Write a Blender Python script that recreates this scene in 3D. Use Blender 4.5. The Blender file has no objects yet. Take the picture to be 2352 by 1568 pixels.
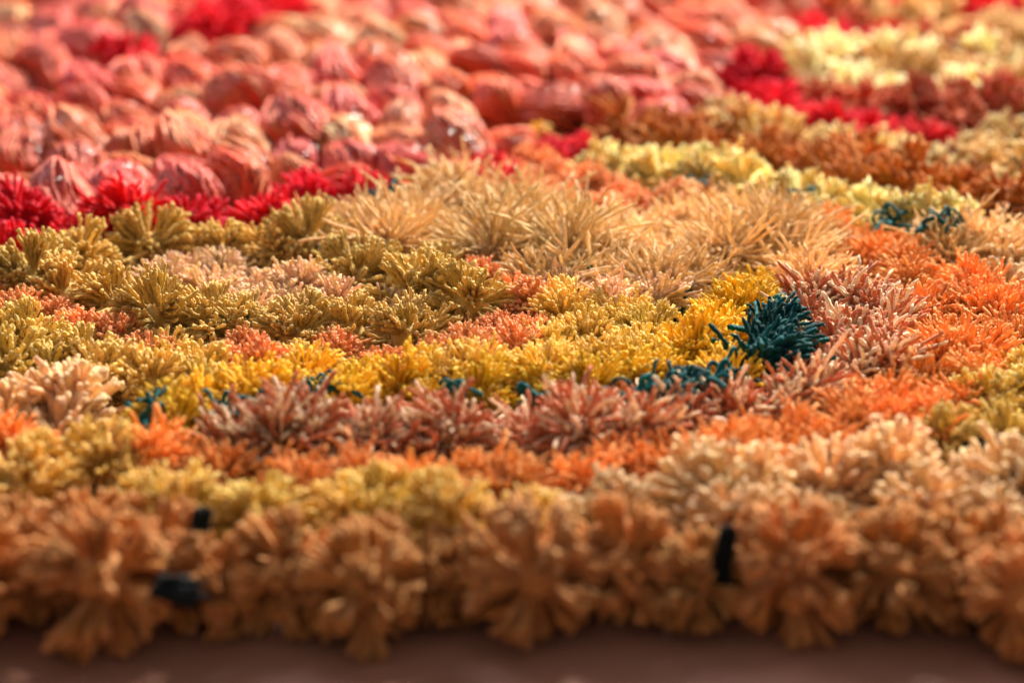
import bpy, math, random
import numpy as np

# ------------------------------------------------------------------ camera, room light, lamps, exposure
SC = bpy.context.scene
COL = SC.collection
R = math.radians
PITCH, HFOV, CAMH = R(21.0), R(26.0), 0.287
cam_d = bpy.data.cameras.new('camera')
cam = bpy.data.objects.new('camera', cam_d)
COL.objects.link(cam)
cam.location = (0, 0, CAMH)
cam.rotation_euler = (math.pi / 2 - PITCH, 0, 0)
cam_d.sensor_width = 36
cam_d.lens = 18 / math.tan(HFOV / 2)
cam_d.clip_start, cam_d.clip_end = 0.01, 60
cam_d.dof.use_dof = True
cam_d.dof.focus_distance = 0.752
cam_d.dof.aperture_fstop = 5.5
cam_d.dof.aperture_blades = 9
SC.camera = cam

W = bpy.data.worlds.new('World')
SC.world = W
W.use_nodes = True
W.node_tree.nodes['Background'].inputs['Color'].default_value = (1.0, 0.90, 0.84, 1)
W.node_tree.nodes['Background'].inputs['Strength'].default_value = 0.25


def lamp(name, loc, target, sx, sy, power, col):
    d = bpy.data.lights.new(name, 'AREA')
    d.shape, d.size, d.size_y, d.energy, d.color = 'RECTANGLE', sx, sy, power, col
    o = bpy.data.objects.new(name, d)
    COL.objects.link(o)
    o.location = loc
    v = np.array(target, float) - np.array(loc, float)
    from mathutils import Vector
    o.rotation_euler = Vector(v).to_track_quat('-Z', 'Y').to_euler()
    return o


lamp('window_light', (0.74, 2.12, 1.20), (0, 0.9, 0), 0.42, 0.42, 172, (1.0, 0.92, 0.80))
lamp('skylight', (-1.3, 1.9, 1.6), (0, 0.8, 0), 0.9, 0.9, 26, (0.78, 0.80, 1.0))

SC.view_settings.view_transform = 'Standard'
SC.view_settings.look = 'None'
SC.view_settings.gamma = 1
SC.view_settings.exposure = 0.0
cy = SC.cycles
cy.max_bounces, cy.diffuse_bounces, cy.glossy_bounces = 8, 5, 3
cy.transmission_bounces, cy.transparent_max_bounces = 5, 16
cy.sample_clamp_indirect = 4
cy.caustics_reflective = cy.caustics_refractive = False

rng = np.random.default_rng(11)
random.seed(11)

# ------------------------------------------------------------------ picture reading: a point of the photograph (2352 wide) -> a point of the rug
FPX = 1176 / math.tan(HFOV / 2)
cp, sp = math.cos(PITCH), math.sin(PITCH)


def at(px, py, z=0.021):
    x, y = (px - 1176) / FPX, (784 - py) / FPX
    d = np.array([x, cp + y * sp, -sp + y * cp])
    t = (z - CAMH) / d[2]
    return np.array([d[0] * t, d[1] * t])


# ------------------------------------------------------------------ materials
def nt(name):
    m = bpy.data.materials.new(name)
    m.use_nodes = True
    t = m.node_tree
    t.nodes.clear()
    return m, t.nodes, t.links


def yarn_mat(name, gloss=0.0, transl=0.30, hue=0.004, val=0.13, rough=0.8, spec=0.35):
    m, N, L = nt(name)
    out = N.new('ShaderNodeOutputMaterial')
    att = N.new('ShaderNodeAttribute'); att.attribute_name = 'col'
    oi = N.new('ShaderNodeObjectInfo')
    hsv = N.new('ShaderNodeHueSaturation')
    mr = N.new('ShaderNodeMapRange'); mr.inputs[3].default_value = 0.5 - hue; mr.inputs[4].default_value = 0.5 + hue
    L.new(oi.outputs['Random'], mr.inputs[0]); L.new(mr.outputs[0], hsv.inputs['Hue'])
    wn = N.new('ShaderNodeTexWhiteNoise'); wn.noise_dimensions = '1D'; L.new(oi.outputs['Random'], wn.inputs['W'])
    mv = N.new('ShaderNodeMapRange'); mv.inputs[3].default_value = 1 - val; mv.inputs[4].default_value = 1 + val
    L.new(wn.outputs['Value'], mv.inputs[0])
    # fibre mottling along the yarn
    tc = N.new('ShaderNodeTexCoord')
    nz = N.new('ShaderNodeTexNoise'); nz.inputs['Scale'].default_value = 900; nz.inputs['Detail'].default_value = 2
    L.new(tc.outputs['Object'], nz.inputs['Vector'])
    nm = N.new('ShaderNodeMapRange'); nm.inputs[1].default_value = 0.3; nm.inputs[2].default_value = 0.7
    nm.inputs[3].default_value = 0.82; nm.inputs[4].default_value = 1.14
    L.new(nz.outputs['Fac'], nm.inputs[0])
    mu = N.new('ShaderNodeMath'); mu.operation = 'MULTIPLY'
    L.new(mv.outputs[0], mu.inputs[0]); L.new(nm.outputs[0], mu.inputs[1])
    L.new(mu.outputs[0], hsv.inputs['Value'])
    L.new(att.outputs['Color'], hsv.inputs['Color'])
    p = N.new('ShaderNodeBsdfPrincipled')
    L.new(hsv.outputs['Color'], p.inputs['Base Color'])
    p.inputs['Roughness'].default_value = rough
    p.inputs['Specular IOR Level'].default_value = spec
    p.inputs['Sheen Weight'].default_value = 0.08
    p.inputs['Sheen Roughness'].default_value = 0.4
    if gloss:
        p.inputs['Coat Weight'].default_value = gloss
        p.inputs['Coat Roughness'].default_value = 0.3
        n2 = N.new('ShaderNodeTexNoise'); n2.inputs['Scale'].default_value = 130; n2.inputs['Detail'].default_value = 3
        L.new(tc.outputs['Object'], n2.inputs['Vector'])
        b2 = N.new('ShaderNodeBump'); b2.inputs['Strength'].default_value = 0.5; b2.inputs['Distance'].default_value = 0.004
        L.new(n2.outputs['Fac'], b2.inputs['Height']); L.new(b2.outputs[0], p.inputs['Coat Normal'])
    bp = N.new('ShaderNodeBump'); bp.inputs['Strength'].default_value = 0.8; bp.inputs['Distance'].default_value = 0.0006
    n3 = N.new('ShaderNodeTexNoise'); n3.inputs['Scale'].default_value = 2200
    L.new(tc.outputs['Object'], n3.inputs['Vector']); L.new(n3.outputs['Fac'], bp.inputs['Height'])
    L.new(bp.outputs[0], p.inputs['Normal'])
    tr = N.new('ShaderNodeBsdfTranslucent'); L.new(hsv.outputs['Color'], tr.inputs['Color'])
    mx = N.new('ShaderNodeMixShader'); mx.inputs[0].default_value = transl
    L.new(p.outputs[0], mx.inputs[1]); L.new(tr.outputs[0], mx.inputs[2]); L.new(mx.outputs[0], out.inputs['Surface'])
    return m


def film_mat():
    m, N, L = nt('clear_wrap')
    out = N.new('ShaderNodeOutputMaterial')
    g = N.new('ShaderNodeBsdfGlossy'); g.inputs['Roughness'].default_value = 0.16
    t = N.new('ShaderNodeBsdfTransparent'); t.inputs[0].default_value = (0.97, 0.93, 0.93, 1)
    f = N.new('ShaderNodeFresnel'); f.inputs['IOR'].default_value = 1.12
    tc = N.new('ShaderNodeTexCoord')
    n2 = N.new('ShaderNodeTexNoise'); n2.inputs['Scale'].default_value = 160; n2.inputs['Detail'].default_value = 3
    L.new(tc.outputs['Object'], n2.inputs['Vector'])
    b = N.new('ShaderNodeBump'); b.inputs['Strength'].default_value = 0.6; b.inputs['Distance'].default_value = 0.003
    L.new(n2.outputs['Fac'], b.inputs['Height'])
    L.new(b.outputs[0], g.inputs['Normal']); L.new(b.outputs[0], f.inputs['Normal'])
    x = N.new('ShaderNodeMixShader'); L.new(f.outputs[0], x.inputs[0]); L.new(t.outputs[0], x.inputs[1]); L.new(g.outputs[0], x.inputs[2])
    L.new(x.outputs[0], out.inputs['Surface'])
    return m


def plain_mat(name, c1, c2, scale, rough, bump):
    m, N, L = nt(name)
    out = N.new('ShaderNodeOutputMaterial')
    p = N.new('ShaderNodeBsdfPrincipled'); p.inputs['Roughness'].default_value = rough
    tc = N.new('ShaderNodeTexCoord')
    n = N.new('ShaderNodeTexNoise'); n.inputs['Scale'].default_value = scale; n.inputs['Detail'].default_value = 5
    L.new(tc.outputs['Object'], n.inputs['Vector'])
    cr = N.new('ShaderNodeValToRGB')
    cr.color_ramp.elements[0].position, cr.color_ramp.elements[1].position = 0.35, 0.7
    cr.color_ramp.elements[0].color, cr.color_ramp.elements[1].color = (*c1, 1), (*c2, 1)
    L.new(n.outputs['Fac'], cr.inputs[0]); L.new(cr.outputs[0], p.inputs['Base Color'])
    b = N.new('ShaderNodeBump'); b.inputs['Strength'].default_value = 0.4; b.inputs['Distance'].default_value = bump
    L.new(n.outputs['Fac'], b.inputs['Height']); L.new(b.outputs[0], p.inputs['Normal'])
    L.new(p.outputs[0], out.inputs['Surface'])
    return m


M_YARN = yarn_mat('wool_yarn')
M_TEAL = yarn_mat('teal_yarn', transl=0.06, rough=0.7, val=0.2, spec=0.12)
M_CORAL = yarn_mat('coral_yarn', gloss=0.22, transl=0.22, hue=0.006, val=0.12, rough=0.55)
M_FILM = film_mat()
M_FLOOR = plain_mat('tile_floor', (0.40, 0.195, 0.13), (0.50, 0.255, 0.175), 18, 0.55, 0.002)
M_BACK = plain_mat('dark_canvas', (0.010, 0.014, 0.016), (0.03, 0.035, 0.035), 400, 0.9, 0.001)


def srgb(h):
    c = [int(h[i:i + 2], 16) / 255 for i in (0, 2, 4)]
    return np.array([((x + 0.055) / 1.055) ** 2.4 if x > 0.04045 else x / 12.92 for x in c])


# ------------------------------------------------------------------ yarn geometry
def norm(v):
    return v / np.maximum(np.linalg.norm(v, axis=-1, keepdims=True), 1e-9)


def strands(paths, rad, cols, K=6, twist=1500.0, lobe=0.26, flare=0.0, bead=0.0):
    """paths (N,S,3) centre lines, rad (N,), cols (N,3) -> verts, faces, vertex colours. Two-ply yarn: a lobed section that turns along the strand."""
    N, S, _ = paths.shape
    tan = np.gradient(paths, axis=1)
    tan = norm(tan)
    ref = norm(rng.normal(size=(N, 1, 3)))
    a = norm(np.cross(tan, np.broadcast_to(ref, tan.shape)))
    b = np.cross(tan, a)
    seg = np.linalg.norm(np.diff(paths, axis=1), axis=2)
    s = np.concatenate([np.zeros((N, 1)), np.cumsum(seg, axis=1)], axis=1)
    th = np.arange(K) * 2 * math.pi / K
    ph = rng.uniform(0, 6.28, (N, 1, 1))
    lob = 1 + lobe * np.cos(2 * (th[None, None, :] - s[:, :, None] * twist - ph))
    t = s / s[:, -1:]
    prof = 1 + flare * np.clip((t - 0.72) / 0.28, 0, 1)
    prof = prof * (1 + rng.normal(0, 0.05, (N, S)))
    prof = prof * (1 + bead * np.sin(s * 3300 * rng.uniform(.8, 1.2, (N, 1)) + rng.uniform(0, 6.28, (N, 1))))
    prof[:, -1] *= rng.uniform(0.45, 1.0, N)
    r = rad[:, None, None] * prof[:, :, None] * lob
    V = paths[:, :, None, :] + r[..., None] * (np.cos(th)[None, None, :, None] * a[:, :, None, :] + np.sin(th)[None, None, :, None] * b[:, :, None, :])
    V[:, -1] += rng.normal(0, 0.40, (N, K, 1)) * rad[:, None, None] * tan[:, -1][:, None, :]
    tip = paths[:, -1] + tan[:, -1] * rad[:, None] * 0.45
    nv = S * K + 1
    verts = np.concatenate([V.reshape(N, S * K, 3), tip[:, None, :]], axis=1).reshape(-1, 3)
    off = (np.arange(N) * nv)[:, None, None]
    i = np.arange(S - 1)[:, None] * K
    k = np.arange(K)[None, :]
    k2 = (k + 1) % K
    q = np.stack([i + k, i + k2, i + K + k2, i + K + k], axis=-1).reshape(1, -1, 4)
    quads = (q + off).reshape(-1, 4)
    kk = np.arange(K)
    base = (S - 1) * K
    tr = np.stack([base + kk, base + (kk + 1) % K, np.full(K, S * K)], axis=-1)[None]
    tris = (tr + off).reshape(-1, 3)
    vc = np.repeat(cols, nv, axis=0)
    return verts, quads, tris, vc


def build_mesh(name, pieces, mats, mat_idx=None, shade=True):
    vs, qs, ts, cs, mi_q, mi_t, o = [], [], [], [], [], [], 0
    for n, (v, q, t, c) in enumerate(pieces):
        vs.append(v); cs.append(c)
        qs.append(q + o); ts.append(t + o)
        k = mat_idx[n] if mat_idx else 0
        mi_q.append(np.full(len(q), k)); mi_t.append(np.full(len(t), k))
        o += len(v)
    V = np.concatenate(vs); Q = np.concatenate(qs); T = np.concatenate(ts); C = np.concatenate(cs)
    me = bpy.data.meshes.new(name)
    me.vertices.add(len(V)); me.vertices.foreach_set('co', V.astype(np.float32).ravel())
    loops = np.concatenate([Q.ravel(), T.ravel()]).astype(np.int32)
    me.loops.add(len(loops)); me.loops.foreach_set('vertex_index', loops)
    me.polygons.add(len(Q) + len(T))
    st = np.concatenate([np.arange(len(Q)) * 4, len(Q) * 4 + np.arange(len(T)) * 3]).astype(np.int32)
    me.polygons.foreach_set('loop_start', st)
    me.polygons.foreach_set('material_index', np.concatenate(mi_q + mi_t).astype(np.int32))
    me.polygons.foreach_set('use_smooth', np.ones(len(Q) + len(T), bool))
    at_ = me.attributes.new('col', 'FLOAT_COLOR', 'POINT')
    at_.data.foreach_set('color', np.concatenate([C, np.ones((len(C), 1))], axis=1).astype(np.float32).ravel())
    me.update(calc_edges=True)
    for m in mats:
        me.materials.append(m)
    if len(mats) > 1:      # the wrap is creased, with flat facets
        mi = np.zeros(len(me.polygons), np.int32); me.polygons.foreach_get('material_index', mi)
        me.polygons.foreach_set('use_smooth', mi == 0)
    return me


def dirs(n, zmin):
    """even directions over the cap z >= zmin"""
    i = np.arange(n) + 0.5
    z = 1 - (1 - zmin) * i / n
    ph = i * 2.399963 + rng.uniform(0, 6.28)
    r = np.sqrt(np.maximum(0, 1 - z * z))
    return np.stack([r * np.cos(ph), r * np.sin(ph), z], axis=1)


def pick_cols(n, cols, wts, jit=0.10):
    c = np.array([cols[k] for k in rng.choice(len(cols), n, p=np.array(wts) / sum(wts))])
    return np.clip(c * rng.uniform(1 - jit, 1 + jit, (n, 1)) * rng.uniform(0.97, 1.03, (n, 3)), 0, 1)


def fuzz(paths, cols, n):
    """loose fibres standing off the strand ends"""
    N, S, _ = paths.shape
    k = rng.integers(0, N, n)
    j = rng.integers(S // 2, S, n)
    p = paths[k, j]
    d = norm(rng.normal(size=(n, 3)))
    ln = rng.uniform(0.0015, 0.004, (n, 1))
    w = norm(np.cross(d, rng.normal(size=(n, 3)))) * 0.00004
    m = p + d * ln * 0.55 + rng.normal(0, 0.0004, (n, 3))
    e = p + d * ln + rng.normal(0, 0.0007, (n, 3))
    v = np.stack([p - w, p + w, m + w, m - w, e], axis=1).reshape(-1, 3)
    o = (np.arange(n) * 5)[:, None]
    q = np.array([[0, 1, 2, 3]]) + o
    t = np.array([[3, 2, 4]]) + o
    return v, q, t, np.repeat(cols[k], 5, axis=0)


def core(Rad, col, sz=1.0, zc=0.0, n=8):
    """the bound heart of a pompom, hidden under the strands"""
    th = np.linspace(0, math.pi, n + 1); ph = np.arange(2 * n) * math.pi / n
    V = np.array([[Rad * math.sin(a) * math.cos(b), Rad * math.sin(a) * math.sin(b), zc + Rad * sz * math.cos(a)] for a in th for b in ph])
    m = 2 * n
    Q = np.array([[i * m + j, i * m + (j + 1) % m, (i + 1) * m + (j + 1) % m, (i + 1) * m + j] for i in range(n) for j in range(m)])[:, ::-1]
    return V, Q, np.zeros((0, 3), int), np.repeat(col[None], len(V), axis=0)


def make_pompom(name, cols, wts, Rad=0.014, n=150, zmin=-0.6, clumps=16, pull=0.45, lj=0.16, rs=0.00075, bend=0.26, flare=0.35,
                squash=0.9, S=6, K=6, long=(), fz=90, twist=1500.0, mats=None, lift=0.70, drift=(0, 0, 0), bead=0.0):
    d = dirs(n, zmin)
    d = norm(d + rng.normal(0, 0.10, d.shape))
    if clumps:
        c = dirs(clumps, zmin * 0.8); c = norm(c + rng.normal(0, 0.15, c.shape))
        near = np.argmax(d @ c.T, axis=1)
        d = norm(d * (1 - pull) + c[near] * pull + rng.normal(0, 0.03, d.shape))
        clen = 1 + rng.normal(0, lj, clumps)
        ln = Rad * clen[near] * (1 + rng.normal(0, lj * 0.4, n))
    else:
        ln = Rad * (1 + rng.normal(0, lj, n))
    if long:
        k = rng.choice(n, int(long[0] * n), replace=False); ln[k] *= rng.uniform(1.1, long[1], len(k))
    d = norm(d + np.array(drift))
    sc = np.array([1, 1, squash])
    t = np.linspace(0.40, 1, S)[None, :, None]
    bd = norm(np.cross(d, rng.normal(size=d.shape))) * rng.normal(0, bend, (n, 1))
    P = (d[:, None, :] * t + bd[:, None, :] * t ** 2) * ln[:, None, None]
    P[..., 2] -= 0.10 * Rad * (t[..., 0] ** 2) * (1 - d[:, None, 2])
    P += np.cumsum(rng.normal(0, 0.00020, P.shape), axis=1)
    P = P * sc
    P[..., 2] += Rad * lift
    cc = pick_cols(n, cols, wts)
    rad = rs * rng.uniform(0.8, 1.15, n)
    pcs = [strands(P, rad, cc, K=K, twist=twist, flare=flare, bead=bead)]
    pcs.append(core(Rad * 0.42, np.average(np.array(cols), axis=0, weights=wts), squash, Rad * lift))
    if fz:
        pcs.append(fuzz(P, cc, fz))
    return build_mesh(name, pcs, mats or [M_YARN])


def make_bundle(name, ca, cb, L=0.052, Rw=0.019, n=110):
    """a yarn bundle lying along +x, strands running from tail to mouth, shrunk into a clear wrap"""
    S, K = 13, 6
    u = np.linspace(0, 1, S)
    prof = np.sin(math.pi * np.clip(u * 0.93 + 0.035, 0, 1)) ** 0.55
    ph = (np.arange(n) + 0.5) * 2.399963
    depth = rng.uniform(0.82, 1.05, n)
    wav = rng.normal(0, 0.06, (n, S)).cumsum(axis=1) * 0.8
    tw = rng.uniform(0.2, 0.9) * rng.choice([-1, 1])
    ang = ph[:, None] + tw * u[None] + wav
    lump = 1 + 0.10 * np.sin(2 * ang + 4 * u[None] + rng.uniform(0, 6)) + 0.07 * np.sin(5 * ang + 5 * u[None] + rng.uniform(0, 6)) + rng.normal(0, .02, (n, S))
    r = Rw * prof[None] * depth[:, None] * lump
    x = (u[None] - 0.45) * L * (1 + rng.normal(0, 0.10, (n, 1)))
    bow = -0.006 * ((u[None] - 0.5) * 2) ** 2
    P = np.stack([np.broadcast_to(x, r.shape), r * np.cos(ang), r * np.sin(ang) * 0.86 + bow], axis=-1)
    cc = pick_cols(n, [ca, cb], [0.7, 0.3], 0.12)
    pcs = [strands(P, np.full(n, 0.00082), cc, K=K, twist=500, lobe=0.12, flare=0.1)]
    cu, cm = np.linspace(0.0, 1.0, 10), 16      # the yarn underneath
    V = np.array([[(a - 0.45) * L * .96, Rw * .88 * math.sin(math.pi * (a * 0.93 + 0.035)) ** 0.55 * math.cos(b),
                   Rw * .88 * .86 * math.sin(math.pi * (a * 0.93 + 0.035)) ** 0.55 * math.sin(b) - 0.006 * ((a - .5) * 2) ** 2] for a in cu for b in np.arange(cm) * 2 * math.pi / cm])
    e0 = np.array([[-.45 * L * .98, 0, -.006], [.55 * L * .97, 0, -.006]])
    Q = np.array([[a * cm + b, a * cm + (b + 1) % cm, (a + 1) * cm + (b + 1) % cm, (a + 1) * cm + b] for a in range(9) for b in range(cm)])
    nV = len(V)
    T = np.array([[(b + 1) % cm, b, nV] for b in range(cm)] + [[9 * cm + b, 9 * cm + (b + 1) % cm, nV + 1] for b in range(cm)])
    V = np.concatenate([V, e0])
    pcs.append((V, Q, T, np.repeat((ca * .8 + cb * .2)[None], len(V), 0)))
    # wrap: a crinkled thin skin over most of the bundle
    nu, nv = 12, 16
    G = []
    for i in range(nu):
        uu = 0.06 + 0.86 * i / (nu - 1)
        pr = math.sin(math.pi * (uu * 0.93 + 0.035)) ** 0.55
        for j in range(nv):
            a = 2 * math.pi * j / nv
            rr = Rw * pr * (1.09 + 0.07 * math.sin(3 * a + 6 * uu) + rng.normal(0, 0.06))
            G.append([(uu - 0.45) * L, rr * math.cos(a), rr * math.sin(a) * 0.86 - 0.006 * ((uu - .5) * 2) ** 2])
    G = np.array(G)
    Q = np.array([[i * nv + j, i * nv + (j + 1) % nv, (i + 1) * nv + (j + 1) % nv, (i + 1) * nv + j] for i in range(nu - 1) for j in range(nv)])
    Q = Q[rng.random(len(Q)) > 0.12]
    pcs.append((G, Q, np.zeros((0, 3), int), np.ones((len(G), 3))))
    return build_mesh(name, pcs, [M_CORAL, M_FILM], [0, 0, 1])


def make_loops(name, cols, n, ln, loopiness, rs=0.0009):
    """a bunch of loose yarn ends and loops"""
    S = 12
    P = []
    for _ in range(n):
        d = norm(np.array([rng.normal(0, 0.7), rng.normal(0, 0.7), rng.uniform(0.25, 1.0)]))
        l = ln * rng.uniform(0.6, 1.2)
        side = norm(np.cross(d, rng.normal(size=3)))
        u = np.linspace(0, 1, S)[:, None]
        if rng.random() < loopiness:
            p = d * l * 0.75 * np.sin(u * math.pi) + side * l * 0.28 * (np.cos(u * math.pi))
        else:
            p = d * l * u + side * l * rng.normal(0, 0.35) * u ** 2
            p[:, 2] -= (0.35 * l * u[:, 0] ** 3)
        p = p + np.cumsum(rng.normal(0, 0.0003, p.shape), axis=0)
        p[:, 2] = np.maximum(p[:, 2], -0.006)
        P.append(p)
    P = np.array(P)
    cc = pick_cols(n, cols, [1] * len(cols), 0.2)
    return build_mesh(name, [strands(P, np.full(n, rs) * rng.uniform(0.85, 1.15, n), cc, K=7, twist=1300, lobe=0.22, flare=0.12), fuzz(P, cc, n * 3)], [M_TEAL])


# ------------------------------------------------------------------ yarn colours (the yarn's own)
C = {k: srgb(v) for k, v in dict(peach='e2a564', peach2='d6944c', cream='f8d884', cream2='f2ce68', creamp='f2cb9a', orange='ffb66c', orange2='fba858',
     salmon='ffba84', salmon2='fbae70', rust='d6865c', rustp='f8dcbc', gold='ffd640', gold2='fac832', ochre='ecca78', ochre2='e2be68',
     straw='f8d8a4', straw2='f0ca90', caramel='d28434', caramel2='be7028', paley='fdeea8', paley2='f6e292', ivory='fff6cc', red='ee2038', red2='dc1834',
     tan='dcb474', wheat='ecd49a', brick='cc5a3a', coral='ec6a42', coral2='f2905a', rosy='ee7060', salm='f8aa72', teal='066062', teal2='04494c', pinkp='f5cfae').items()}

# kind: part name on the rug, sub-part name, label, pitch between tufts (m), radius, maker kwargs
KIND = {}
DZ = dict(salmon=.007, gold=.003, yellow=.002, orange=.001, rust=.002, lemon=.006, caramel=.005, pinkp=.004, mustard=.006, red=.003, ochre=.002, brick=.006, cream=.000, creamp=-.003)


def kind(key, part, sub, label, R_, cols, wts, variants=4, **kw):
    KIND[key] = dict(part=part, sub=sub, label=label, R=R_, meshes=[], dz=DZ.get(key, 0))
    for i in range(variants):
        KIND[key]['meshes'].append(make_pompom(sub, [C[c] for c in cols], wts, Rad=R_, **kw))


kind('front', 'peach_border', 'pompom', 'burnt peach pompom of thick yarn', 0.0190, ['peach', 'peach2'], [.6, .4], 5, n=400, zmin=-0.98, clumps=17, pull=.60,
     lj=.07, rs=.00100, squash=1.0, lift=0.0, flare=.4, fz=400, bend=.15)
kind('creamp', 'pale_peach_border', 'pompom', 'pale peach pompom', 0.0155, ['creamp', 'straw'], [.6, .4], 4, n=230, clumps=14, pull=.5, rs=.00085, flare=.5, zmin=-.5, lj=.09)
B = dict(S=11, K=5, bead=.15, fz=800)
kind('cream', 'cream_row', 'pompom', 'cream yellow pompom', 0.0150, ['cream', 'cream2'], [.6, .4], 4, n=379, clumps=15, pull=.48, rs=0.000594, flare=.45, lj=.10, bend=.15, **B)
kind('orange', 'orange_ring', 'tuft', 'bright orange tuft', 0.0128, ['orange', 'orange2'], [.6, .4], 4, n=379, clumps=14, pull=.32, rs=0.000486, flare=.25, lj=.15, bend=0.40, **B)
kind('salmon', 'salmon_row', 'tuft', 'small salmon orange tuft', 0.0100, ['salmon', 'salmon2'], [.6, .4], 4, n=334, clumps=10, pull=.32, rs=0.000441, flare=.45, lj=.09, **B)
kind('rust', 'rust_ring', 'tuft', 'tuft of mixed rust and peach yarn', 0.0150, ['rust', 'rustp'], [.5, .5], 5, n=310, clumps=14, pull=.38, rs=0.000594, flare=.1, lj=.15, bend=0.40, squash=.85, S=11, K=6, bead=.10, fz=300)
kind('gold', 'golden_row', 'tuft', 'golden yellow tuft', 0.0140, ['gold', 'gold2', 'cream2'], [.62, .32, .06], 4, n=379, clumps=13, pull=.4, rs=0.000486, flare=.4, lj=.14, **B)
kind('yellow', 'yellow_row', 'pompom', 'dull yellow pompom', 0.0135, ['cream', 'cream2'], [.5, .5], 4, n=448, clumps=15, pull=.36, rs=0.000459, flare=.4, lj=.10, bend=.15, **B)
kind('ochre', 'ochre_ring', 'pompom', 'ochre pompom with beaded ends', 0.0165, ['ochre', 'ochre2'], [.55, .45], 5, n=448, clumps=14, pull=.54, rs=0.000567, flare=.4, lj=.10, bend=.15, **B)
kind('pinkp', 'peach_row', 'tuft', 'pinkish peach tuft', 0.0118, ['pinkp', 'straw'], [.6, .4], 4, n=299, clumps=12, pull=.5, rs=0.000495, flare=.4, lj=.15, **B)
kind('straw', 'straw_field', 'tuft', 'shaggy straw coloured tuft', 0.0175, ['straw', 'straw2'], [.6, .4], 5, n=437, clumps=16, pull=.45, rs=0.000450, flare=.0, lj=.20, bend=0.40,
     long=(.10, 1.4), squash=.75, zmin=-.35, S=10, K=5, fz=420, bead=.06)
kind('lemon', 'lemon_row', 'pompom', 'lemon yellow pompom', 0.0132, ['paley', 'cream'], [.6, .4], 4, n=200, clumps=10, pull=.58, rs=.0008, flare=.5, lj=.12)
kind('caramel', 'caramel_row', 'tuft', 'caramel brown tuft', 0.0140, ['caramel', 'caramel2'], [.6, .4], 4, n=150, clumps=11, pull=.5, rs=.00085, flare=.1, lj=.22, bend=.35)
kind('pale', 'pale_ochre_row', 'pompom', 'pale ochre pompom', 0.0155, ['wheat', 'tan'], [.6, .4], 4, n=190, clumps=10, pull=.58, rs=.0009, flare=.5, lj=.1)
kind('red', 'crimson_edge', 'tuft', 'crimson tuft', 0.0140, ['red', 'red2'], [.6, .4], 4, n=200, clumps=12, pull=.5, rs=.00075, flare=.2)
kind('brick', 'brick_row', 'tuft', 'brick red tuft', 0.0150, ['brick', 'rust'], [.6, .4], 4, n=160, clumps=9, pull=.6, rs=.0009, flare=.2)
kind('ivory', 'ivory_flower', 'pompom', 'pale lemon pompom', 0.0180, ['ivory', 'paley'], [.7, .3], 4, n=180, clumps=8, pull=.65, rs=.0011, flare=.4)
kind('tan', 'tan_field', 'pompom', 'tan pompom', 0.0170, ['tan', 'straw2'], [.6, .4], 4, n=170, clumps=9, pull=.6, rs=.0010, flare=.3)
kind('mustard', 'mustard_gaps', 'tuft', 'mustard tuft between coral bundles', 0.0095, ['ochre', 'gold2'], [.6, .4], 3, n=140, clumps=9, pull=.5, rs=.0009)
KIND['coral'] = dict(part='coral_field', sub='yarn_bundle', label=None, R=0.0185, meshes=[])
for (a, b, lb) in (('coral', 'coral2', 'coral red wrapped bundle'), ('coral2', 'salm', 'salmon wrapped bundle'), ('rosy', 'coral', 'rosy pink wrapped bundle'), ('salm', 'straw', 'peach wrapped bundle')):
    for _ in range(4):
        KIND['coral']['meshes'].append((make_bundle('yarn_bundle', C[a], C[b], L=rng.uniform(.033, .040), Rw=rng.uniform(.0150, .0172)), lb))

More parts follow.
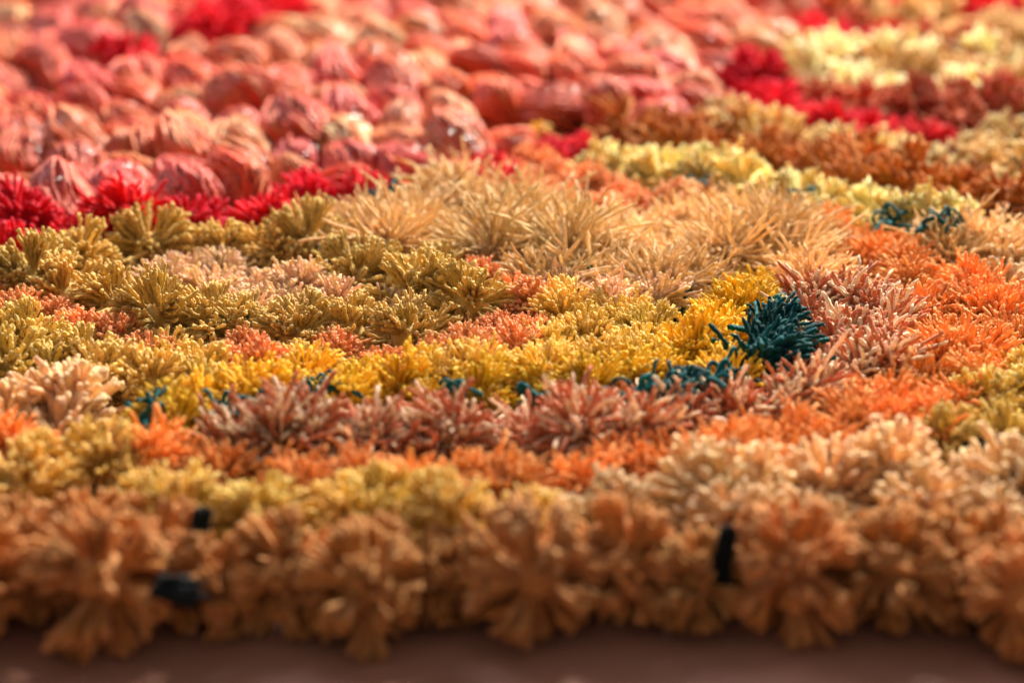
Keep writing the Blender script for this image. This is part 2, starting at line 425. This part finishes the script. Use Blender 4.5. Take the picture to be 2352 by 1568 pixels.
# ------------------------------------------------------------------ where each kind lies: lines drawn along the rows, read off the photograph
LINES = [
    ('cream', [(-60, 1090), (30, 1080), (225, 1045), (330, 1115), (450, 1160), (600, 1160), (800, 1155), (880, 1140), (1000, 1135), (1080, 1150), (1190, 1195)]),
    ('cream', [(780, 1165), (1000, 1190)]),
    ('creamp', [(1290, 1154), (1440, 1134), (1600, 1099), (1750, 1104), (1900, 1074), (2060, 1064), (2180, 1094), (2300, 1109), (2420, 1104)]),
    ('creamp', [(1700, 1164), (1900, 1139), (2100, 1124), (2250, 1154), (2380, 1164)]),
    ('cream', [(2180, 985), (2290, 985), (2310, 900), (2345, 860), (2420, 900)]),
    ('orange', [(-60, 1010), (20, 1010), (90, 1000)]),
    ('orange', [(320, 1036), (430, 1026), (500, 1056), (600, 1056), (690, 1086), (920, 1096), (1080, 1076), (1200, 1091), (1330, 1066), (1450, 1036), (1560, 1036), (1700, 1001), (1830, 1006), (1960, 976),
                (2060, 916), (2130, 856), (2230, 796)]),
    ('orange', [(1600, 1059), (1800, 1034), (1990, 999), (2120, 944), (2200, 904), (2270, 834)]),
    ('orange', [(2330, 780), (2290, 720), (2200, 660), (2080, 630), (2010, 580), (1910, 525)]),
    ('orange', [(2140, 690), (2240, 720), (2180, 770), (2110, 720)]),
    ('orange', [(2100, 600), (2060, 560), (2120, 560)]),
    ('rust', [(540, 988), (640, 1003), (730, 988), (860, 993), (960, 988), (1060, 983), (1190, 993), (1330, 983), (1440, 983), (1560, 953), (1680, 943), (1790, 918), (1870, 933)]),
    ('rust', [(1850, 725), (1900, 745), (1960, 715), (2030, 735), (2055, 775), (2000, 810), (1950, 850), (1900, 880)]),
    ('rust', [(1870, 830), (1900, 790), (1960, 770)]), ('rust', [(1870, 690), (1960, 685), (2050, 695)]), ('rust', [(2030, 840), (1990, 870)]),
    ('gold', [(390, 950), (480, 925), (700, 870), (920, 885), (1110, 895), (1240, 885), (1340, 890), (1450, 855), (1530, 845), (1590, 810), (1660, 790), (1640, 735), (1700, 715), (1690, 665), (1750, 655)]),
    ('yellow', [(590, 882), (700, 842), (830, 852), (1000, 852), (1090, 862), (1200, 842), (1300, 857), (1380, 832), (1450, 822), (1500, 792)]),
    ('yellow', [(1280, 800), (1370, 775), (1440, 760), (1510, 750)]),
    ('yellow', [(1290, 710), (1350, 715), (1430, 730), (1330, 760)]),
    ('cream', [(-20, 780), (60, 760), (130, 790), (230, 800), (250, 850), (110, 840), (20, 820)]),
    ('cream', [(400, 800), (420, 850), (480, 880), (560, 895), (340, 860)]),
    ('creamp', [(20, 930), (60, 900), (170, 900), (230, 920), (150, 960), (40, 960)]),
    ('salmon', [(-20, 690), (40, 710), (100, 725), (190, 750), (260, 775), (330, 795), (430, 800), (520, 815), (600, 840), (740, 835), (870, 825), (1000, 830), (1080, 820), (1130, 790), (1220, 755)]),
    ('salmon', [(1090, 790), (1180, 800), (1220, 770)]),
    ('salmon', [(1100, 640), (1160, 645), (1180, 680), (1215, 705)]),
    ('ochre', [(-20, 645), (50, 645), (150, 680), (260, 690), (370, 720), (480, 730), (570, 745), (690, 760), (800, 750), (930, 770)]),
    ('ochre', [(930, 690), (1010, 690), (1090, 700)]),
    ('ochre', [(120, 640), (200, 600), (380, 565), (520, 560), (620, 575), (700, 580), (830, 620), (920, 620), (1010, 645)]),
    ('pinkp', [(270, 645), (370, 640), (470, 660), (560, 640), (640, 675), (700, 650), (780, 690), (860, 700), (560, 690)]),
    ('straw', [(740, 510), (850, 540), (950, 520), (1050, 465), (1130, 480), (1230, 500), (1350, 510), (1480, 520), (1600, 500), (1720, 510), (1830, 530)]),
    ('straw', [(900, 570), (1000, 580), (1150, 580), (1290, 590), (1400, 600), (1530, 580), (1680, 580), (1820, 590), (1880, 600)]),
    ('straw', [(1250, 640), (1380, 640), (1500, 645), (1610, 640), (1740, 635), (1850, 650)]),
    ('straw', [(1190, 540), (1340, 550), (1500, 555), (1650, 545), (1780, 560)]),
    ('pinkp', [(1240, 670), (1330, 675), (1420, 690), (1500, 680)]),
    ('salmon', [(1190, 400), (1270, 405), (1340, 425), (1450, 450), (1560, 465)]),
    ('lemon', [(1390, 385), (1450, 395), (1530, 405), (1600, 420), (1680, 430), (1800, 445), (1900, 470), (1990, 480), (2080, 500), (2180, 515)]),
    ('caramel', [(1430, 315), (1510, 335), (1620, 335), (1710, 355), (1800, 380), (1900, 400), (2000, 405), (2100, 430), (2200, 450), (2300, 470), (2400, 490)]),
    ('caramel', [(1560, 360), (1760, 365), (2060, 450), (2250, 485)]),
    ('pale', [(1650, 275), (1720, 310), (1800, 310), (1930, 335), (2060, 350), (2180, 365), (2280, 385), (2380, 390)]),
    ('pale', [(2330, 310), (2250, 345)]),
    ('red', [(1725, 235), (1760, 255), (1850, 275), (1910, 285), (2010, 295), (2140, 310), (2280, 310)]),
    ('brick', [(1790, 215), (1900, 235), (2000, 245), (2080, 250), (2170, 255), (2310, 250)]),
    ('ivory', [(1860, 185), (1960, 205), (2060, 205), (2240, 215)]),
    ('ivory', [(1910, 125), (2000, 125), (2130, 120), (2270, 150)]),
    ('tan', [(2100, 170), (2200, 175), (2340, 190), (2060, 150), (2350, 215)]),
    ('tan', [(1960, 35), (2070, 65), (2160, 55), (2260, 75), (2350, 75), (2220, 110), (2340, 120)]),
    ('red', [(1960, 85), (2050, 85)]), ('red', [(2080, 22), (2100, 30)]), ('red', [(2230, 18), (2290, 12)]), ('red', [(2345, 30)]), ('red', [(2335, 105)]),
    ('brick', [(1900, 50), (2240, 130)]),
    ('orange', [(1930, 8)]), ('orange', [(1975, 5)]), ('orange', [(2130, 2)]), ('tan', [(2150, 5), (2000, -15), (2300, -30)]),
    ('straw', [(2200, 575), (2290, 560), (2390, 560)]),
    ('creamp', [(2150, 595), (2240, 605), (2330, 595), (2400, 620), (2340, 640)]),
    ('red', [(20, 585), (55, 550), (140, 560)]), ('red', [(240, 545), (275, 530)]), ('red', [(440, 525)]), ('red', [(610, 505), (640, 492)]), ('red', [(690, 460), (740, 450)]),
    ('red', [(850, 455), (880, 450), (960, 435)]), ('red', [(1090, 400), (1140, 390)]), ('red', [(1270, 350), (1340, 345)]),
    ('red', [(600, 12)]), ('red', [(640, 20)]), ('red', [(610, 42)]), ('red', [(645, 55)]), ('red', [(575, 70)]), ('red', [(540, 92)]), ('red', [(500, 110)]), ('red', [(465, 122)]), ('red', [(290, 165)]), ('red', [(1720, 205)]),
    ('mustard', [(150, 205)]), ('mustard', [(660, 275)]), ('mustard', [(1240, 290)]),
]
FRONT = [(-420, 1360, 1.0), (-255, 1365, .95), (-90, 1350, 1.0), (235, 1362, 1.0), (505, 1375, .72), (665, 1345, .88), (845, 1385, .88), (1015, 1370, .66), (1230, 1350, 1.0), (1440, 1335, .88), (1600, 1370, .72), (1825, 1330, 1.0),
         (2060, 1345, .86), (2195, 1365, .72), (2350, 1405, .86), (2500, 1390, .9), (2650, 1380, 1.0), (2800, 1390, .9)]
FRONT2 = [(-420, 1180), (-250, 1170), (-100, 1180), (40, 1160), (200, 1150), (340, 1200), (640, 1225), (850, 1225), (1130, 1215), (1270, 1225), (1470, 1200), (1800, 1185), (2050, 1195), (2190, 1195), (2350, 1200), (2520, 1200), (2700, 1200)]

tufts = []          # (kind, x, y, z, pinned)


def add(k, p, z=0.0, f=0.72, pinned=True, scale=1.0):
    for (k2, q, z2, s2) in tufts:
        if math.hypot(p[0] - q[0], p[1] - q[1]) < f * 0.5 * (KIND[k]['R'] * scale + KIND[k2]['R'] * s2):
            return False
    tufts.append((k, np.array(p), z, scale))
    return True


for (x, y, c) in FRONT:
    add('front', at(x, y - 36, 0.0190 * c), 0.0186 * c, f=0.3, scale=c * .97)
for (x, y) in FRONT2:
    add('front', at(x, y + 48, 0.020), 0.015, f=0.3, scale=rng.uniform(.66, .80))
for (x, y, c) in FRONT:     # extra pompoms added behind the left gaps to stop light leaking onto the floor
    p = at(x + 90, y - 60, .018) + np.array([0, .020])
    if x < 300:
        add('front', p, .0145, f=0.35, scale=.74)
for (x, y) in ((120, 1310), (1945, 1300), (440, 1310), (1000, 1300), (1345, 1290)):
    add('front', at(x, y, .016), .0135, f=0.1, scale=.62)  # small pompoms added as blockers where light leaked through the front row
for k, pts in LINES:
    P = [at(*p) for p in pts]
    step = KIND[k]['R'] * 1.42
    add(k, P[0], scale=rng.uniform(.85, 1.12))
    for a, b in zip(P[:-1], P[1:]):
        n = max(1, int(round(np.linalg.norm(b - a) / step)))
        for i in range(1, n + 1):
            add(k, a + (b - a) * i / n + rng.normal(0, .0012, 2), scale=rng.uniform(.85, 1.12))
# the coral field: rows of wrapped bundles, bounded below by the crimson tufts
CORAL_EDGE = [(-250, 640), (0, 570), (300, 530), (480, 480), (680, 440), (850, 440), (1100, 385), (1370, 325), (1520, 300), (1600, 270), (1720, 225), (1800, 130), (1850, 70), (1850, -60)]
CE = np.array([at(*p) for p in CORAL_EDGE])


CA, CB = CE[:-1], CE[1:]
CD = CB - CA
CL = (CD ** 2).sum(1)


def in_coral(p):
    if p[0] > CE[:, 0].max():
        return False
    if p[1] > CE[-1][1]:
        return p[0] < CE[-1][0] + 0.05
    w = p - CA
    t = np.clip((w * CD).sum(1) / CL, 0, 1)
    d = ((w - CD * t[:, None]) ** 2).sum(1)
    i = int(np.argmin(d))
    return CD[i][0] * w[i][1] - CD[i][1] * w[i][0] > 0


SPOT = [q for k2, q, z2, s2 in tufts if k2 in ('red', 'mustard') and in_coral(q)]
SPOT_ID = {id(q) for q in SPOT}
for iy in range(74):
    for ix in range(-64, 64):
        gx, gy = ix * .0262 + (iy % 2) * .0131, iy * .0255 - .35
        p = np.array([gx * .94 + gy * .342, 0.90 - gx * .342 + gy * .94]) + rng.normal(0, .0015, 2)
        if p[1] > 1.95 or p[1] < .70 or not in_coral(p) or abs(p[0]) > 0.26 * p[1] + .08:
            continue
        if any(math.hypot(p[0] - q[0], p[1] - q[1]) < .0225 for q in SPOT):
            continue
        add('coral', p, f=.66, scale=rng.uniform(.78, .94))
# everything not yet covered takes the kind of the nearest tuft
seeds = [(k, q) for (k, q, z, s) in tufts]
SP = np.array([q for k, q in seeds])
front_y = lambda x: np.interp(x, sorted(t[1][0] for t in tufts[:len(FRONT)]), [t[1][1] for t in sorted(tufts[:len(FRONT)], key=lambda t: t[1][0])])
for g, step in ((0, .020), (1, .013)):
    yy = 0.47
    while yy < 1.95:
        hw = 0.245 * yy + 0.075
        xx = -hw
        while xx < hw:
            p = np.array([xx, yy]) + rng.normal(0, .003, 2)
            if p[1] > front_y(p[0]) + .028:
                k = seeds[int(np.argmin(((SP - p) ** 2).sum(1)))][0]
                ic = in_coral(p)
                if k == 'coral' and not ic:
                    k = 'red'
                if ic:
                    pass
                elif k == 'ivory':
                    add('tan', p, f=1.1, scale=rng.uniform(.7, .9))
                elif k == 'front':
                    pass
                else:
                    add(k, p, f=1.32, scale=rng.uniform(.8, 1.05))
            xx += step
        yy += step * .87

# ------------------------------------------------------------------ floor and rug
def plain_obj(name, me, parent=None):
    o = bpy.data.objects.new(name, me)
    COL.objects.link(o)
    o.parent = parent
    return o


def grid_mesh(name, x0, x1, y0, y1, nx, ny, zf, mat, thick=None):
    V = [(x0 + (x1 - x0) * i / nx, y0 + (y1 - y0) * j / ny, 0) for j in range(ny + 1) for i in range(nx + 1)]
    V = [(x, y, zf(x, y)) for x, y, _ in V]
    F = [(j * (nx + 1) + i, j * (nx + 1) + i + 1, (j + 1) * (nx + 1) + i + 1, (j + 1) * (nx + 1) + i) for j in range(ny) for i in range(nx)]
    if thick:
        n = len(V)
        V += [(x, y, z - thick) for x, y, z in V]
        F += [tuple(n + k for k in f[::-1]) for f in F]
        rim = [i for i in range(nx + 1)] + [(j * (nx + 1) + nx) for j in range(1, ny + 1)] + [ny * (nx + 1) + i for i in range(nx - 1, -1, -1)] + [j * (nx + 1) for j in range(ny - 1, 0, -1)]
        for a, b in zip(rim, rim[1:] + rim[:1]):
            F.append((b, a, a + n, b + n))
    me = bpy.data.meshes.new(name)
    me.from_pydata(V, [], F)
    me.materials.append(mat)
    me.update()
    return me


fl = plain_obj('floor', grid_mesh('floor', -4, 4, -2, 6, 2, 2, lambda x, y: 0.0, M_FLOOR))
fl['kind'] = 'structure'
rug = bpy.data.objects.new('pompom_rug', None)
COL.objects.link(rug)
rug.location = (0, 1.2, 0)
rug['label'] = 'shaggy handmade rug of yarn pompoms in orange, yellow and coral rows on the floor'
rug['category'] = 'rug'
O = np.array([0, 1.2])
y_front = float(np.mean([t[1][1] for t in tufts[:len(FRONT)]])) + .012
back = plain_obj('backing', grid_mesh('backing', -.56, .56, y_front - 1.2, .78, 6, 10, lambda x, y: .005, M_BACK, .004), rug)
PARTS = {}


def part(name):
    if name not in PARTS:
        e = bpy.data.objects.new(name, None)
        COL.objects.link(e)
        e.parent = rug
        e['label'] = ROW_LABEL[name]
        PARTS[name] = e
    return PARTS[name]


ROW_LABEL = dict(peach_border='thick burnt peach pompoms edging the rug nearest the floor', pale_peach_border='pale peach pompoms behind the front border', cream_row='cream yellow pompoms between border and orange ring',
    orange_ring='bright orange shaggy tufts curving round the pattern', rust_ring='mixed rust and peach tufts beside the teal knot', golden_row='golden yellow tufts curving up to the teal knot',
    yellow_row='dull yellow pompoms inside the golden row', salmon_row='low salmon orange tufts round the ochre loop', ochre_ring='ochre pompoms in a long loop', peach_row='pinkish peach tufts inside the ochre loop',
    straw_field='long shaggy straw coloured tufts', lemon_row='pale lemon pompoms in a slanting row', caramel_row='caramel brown tufts behind the lemon row', pale_ochre_row='pale ochre pompoms behind the caramel row',
    crimson_edge='crimson tufts along the edge of the coral bundles', brick_row='brick red tufts behind the crimson edge', ivory_flower='large pale ivory yellow pompoms', tan_field='tan pompoms in the far corner',
    mustard_gaps='small mustard tufts between coral bundles', coral_field='glossy coral and salmon bundles of wrapped yarn', teal_ties='dark teal knots and loose yarn ends, some standing in for shade')


def near_frame(p):
    d = p[1] * cp + (CAMH - .02) * sp
    px, py = p[0] / d * FPX / 2352, ((p[1]) * sp - (CAMH - .02) * cp) / d * FPX / 1568
    return abs(px) < .64 and -.75 < py < .60


count = {}
for (k, p, z, s) in tufts:
    if not near_frame(p) or (k == 'coral' and not near_frame(p * np.array([1.12, 1.0]) if p[1] < 1.34 else p * 9)):
        continue
    K_ = KIND[k]
    n_ = len(K_['meshes'])
    if k == 'coral':       # redder colours are drawn more often nearby, peach ones further off
        far = np.clip((p[1] - .85) / .6, 0, 1)
        n_i = int(rng.choice(4, p=[.42 - .24 * far, .22 + .12 * far, .28 - .10 * far, .08 + .22 * far])) * 4 + int(rng.integers(4))
    else:
        n_i = int(rng.integers(n_))
    m = K_['meshes'][n_i]
    lb = K_['label']
    if k == 'coral':
        m, lb = m
    o = plain_obj(K_['sub'], m, part(K_['part']))
    o.location = (p[0] - O[0], p[1] - O[1], z if z else .005)
    if not z:
        o.location.z += K_.get('dz', 0)
    if id(p) in SPOT_ID:
        o.location.z = .016 if k == 'red' else .008
        s *= 1.15 if k == 'red' else .9
    if k == 'coral':
        o.location.z = .020 + rng.normal(0, .003)
        o.rotation_euler = (rng.uniform(0, 6.28), R(rng.normal(28, 12)), R(rng.normal(-48, 15)))
        o.scale = (s * rng.uniform(.9, 1.1),) * 3
    elif k == 'front':
        o.rotation_euler = tuple(rng.uniform(0, 6.28, 3))
        o.scale = (s, s, s)
    else:
        o.rotation_euler = (R(rng.normal(0, 13)), R(rng.normal(0, 13)), rng.uniform(0, 6.28))
        o.scale = (s, s, s * rng.uniform(.88, 1.16))
    count[k] = count.get(k, 0) + 1
print('TUFTS', len(tufts), count)

# ------------------------------------------------------------------ teal yarn: the line of ties between the golden row and the rust ring
tl = part('teal_ties')
TE = [C['teal'], C['teal2']]


def make_tassel(n, ln, lean, spread):
    """a loose bunch of cut yarn, mostly lying one way"""
    S, P = 14, []
    for _ in range(n):
        d = norm(np.array(lean) + rng.normal(0, spread, 3))
        d[2] = abs(d[2])
        l = ln * rng.uniform(0.55, 1.1)
        u = np.linspace(0, 1, S)[:, None]
        st = rng.normal(0, 1, 3) * np.array([.0035, .0035, .0015])
        sag = np.array([d[0], d[1], 0]) * .35 + np.array([0, 0, -.42])
        p = st + d * l * u + sag * l * u ** 2.4 * rng.uniform(.1, 1.2)
        P.append(p + np.cumsum(rng.normal(0, 0.00028, p.shape), axis=0))
    cc = pick_cols(n, TE, [1, 1], 0.25)
    return build_mesh('yarn_knot', [strands(np.array(P), np.full(n, .00074) * rng.uniform(.85, 1.15, n), cc, K=7, twist=1300, flare=.1), fuzz(np.array(P), cc, n * 3)], [M_TEAL])


T_BIG = [make_tassel(90, .0205, l, .34) for l in ((.35, -.1, .85), (.6, .1, .6), (.1, -.2, 1.0))]
T_SM = [make_loops('yarn_knot', TE, n, l * .98, lp, .00070) for n, l, lp in ((14, .012, .6), (9, .012, .3), (18, .013, .7), (5, .013, .4))]


def tie(m, px, py, z, sc=1.0, rot=None):
    p = at(px, py, z)
    o = plain_obj('yarn_knot', m, tl)
    o.location = (p[0] - O[0], p[1] - O[1], z)
    o.rotation_euler = (R(rng.normal(0, 10)), R(rng.normal(0, 10)), rng.uniform(0, 6.28) if rot is None else rot)
    o.scale = (sc,) * 3
    return o


tie(T_BIG[1], 1690, 893, .015, .75, 0.3)
tie(T_BIG[1], 1728, 872, .018, .88, 0.5)
tie(T_BIG[0], 1748, 845, .021, .92, 0.2)
tie(T_BIG[1], 1765, 812, .024, .92, 0.3)
tie(T_BIG[2], 1775, 770, .024, .80, 0.9)
tie(T_BIG[2], 1715, 885, .014, .62, 2.6)
for (x, y, n, z, sc) in ((345, 965, 1, .012, 1), (335, 940, 3, .015, .8), (540, 965, 0, .012, 1), (590, 955, 1, .012, .9), (700, 920, 0, .013, .7), (735, 915, 3, .012, .8), (770, 905, 3, .013, 1),
                         (1035, 895, 3, .017, .9), (1270, 945, 1, .010, 1.1), (1440, 928, 1, .013, .9), (1495, 915, 0, .016, .9), (1535, 915, 2, .015, .9), (1575, 905, 0, .016, .9), (1615, 895, 1, .016, 1.0), (1655, 880, 0, .016, .9), (890, 480, 2, .012, 1.2), (850, 500, 1, .010, 1.2), (2145, 530, 1, .018, 1.1), (2205, 528, 3, .018, .8), (1330, 620, 3, .014, .8),
                         (1535, 700, 1, .006, .9), (1555, 722, 3, .005, 1.0), (750, 605, 3, .010, .9), (565, 785, 3, .008, .9), (1605, 440, 1, .012, 1), (1840, 480, 1, .012, 1), (2045, 520, 1, .014, 1)):  # the knot pair opening this line imitates a dark patch of shade
    tie(T_SM[n], x, y, z + .009, sc)


def string(pts, rad=.00095):
    """a single strand of teal yarn; points are (px, py, height)"""
    P = np.array([[*at(x, y, z), z] for x, y, z in pts])
    t = np.linspace(0, len(P) - 1, 18)
    Q = np.stack([np.interp(t, np.arange(len(P)), P[:, i]) for i in range(3)], axis=1)
    for _ in range(2):
        Q[1:-1] = (Q[:-2] + Q[1:-1] * 2 + Q[2:]) / 4
    o0 = Q[0].copy()
    me = build_mesh('yarn_end', [strands((Q - o0)[None], np.array([rad]), np.array([C['teal']]), K=8, twist=1200, lobe=.2, flare=.1)], [M_TEAL])
    o = plain_obj('yarn_end', me, tl)
    o.location = (o0[0] - O[0], o0[1] - O[1], o0[2])


string([(1740, 765, .022), (1710, 757, .028), (1672, 750, .031)])
string([(1735, 672, .026), (1745, 680, .027), (1762, 690, .026)])
string([(1770, 690, .027), (1785, 682, .028), (1806, 676, .028)])
string([(1606, 785, .024), (1625, 778, .027), (1645, 783, .027), (1662, 797, .025)])
string([(1800, 720, .024), (1822, 712, .034), (1836, 702, .036), (1832, 725, .03)])
string([(1800, 790, .022), (1840, 785, .03), (1868, 775, .030)])
string([(1030, 905, .018), (1022, 893, .024), (1018, 882, .026)])
string([(1030, 905, .018), (1048, 897, .022), (1060, 885, .026), (1060, 875, .029)])
string([(1280, 955, .010), (1235, 930, .018), (1190, 890, .028), (1200, 880, .029), (1225, 905, .026), (1265, 945, .012)], .0011)
string([(700, 925, .018), (680, 920, .020), (660, 918, .020)])
string([(765, 930, .014), (766, 905, .022), (772, 890, .026)])
string([(1430, 925, .014), (1460, 895, .022), (1500, 885, .024), (1540, 895, .018)])
string([(1500, 950, .012), (1520, 900, .024), (1560, 885, .024), (1575, 905, .016)])
string([(1650, 845, .014), (1625, 855, .02), (1610, 850, .02)])

# dark cord tying border pompoms to canvas; some bunches imitate shade in gaps
DK = np.array([.006, .014, .016])


def cord(px, py, z, w, h, dx, dz, name='cord_and_gap_shade'):
    n, S = 16, 8
    u = np.linspace(-.5, .5, S)[None, :, None]
    off = rng.normal(0, 1, (n, 1, 3)) * h * .22
    P = off + u * np.array([dx, 0, dz]) * w + np.cumsum(rng.normal(0, .0002, (n, S, 3)), axis=1)
    me = build_mesh(name, [strands(P, np.full(n, .0009) * rng.uniform(.8, 1.2, n), np.repeat((DK * .8)[None], n, 0), K=6, lobe=.2)], [M_TEAL])
    o = plain_obj(name, me, part('peach_border'))
    p = at(px, py, z)
    o.location = (p[0] - O[0], p[1] - O[1] + .004, z)


for c in ((402, 1372, .020, .011, .006, 1, -.1), (455, 1222, .026, .008, .005, .3, 1), (1665, 1290, .022, .014, .004, .2, 1), (1665, 1375, .012, .010, .004, .1, 1), (1985, 1380, .012, .008, .003, .2, 1),
          (2275, 1035, .020, .016, .007, 1, .1)):  # black bunch put in for the shade of an open gap
    cord(*c)
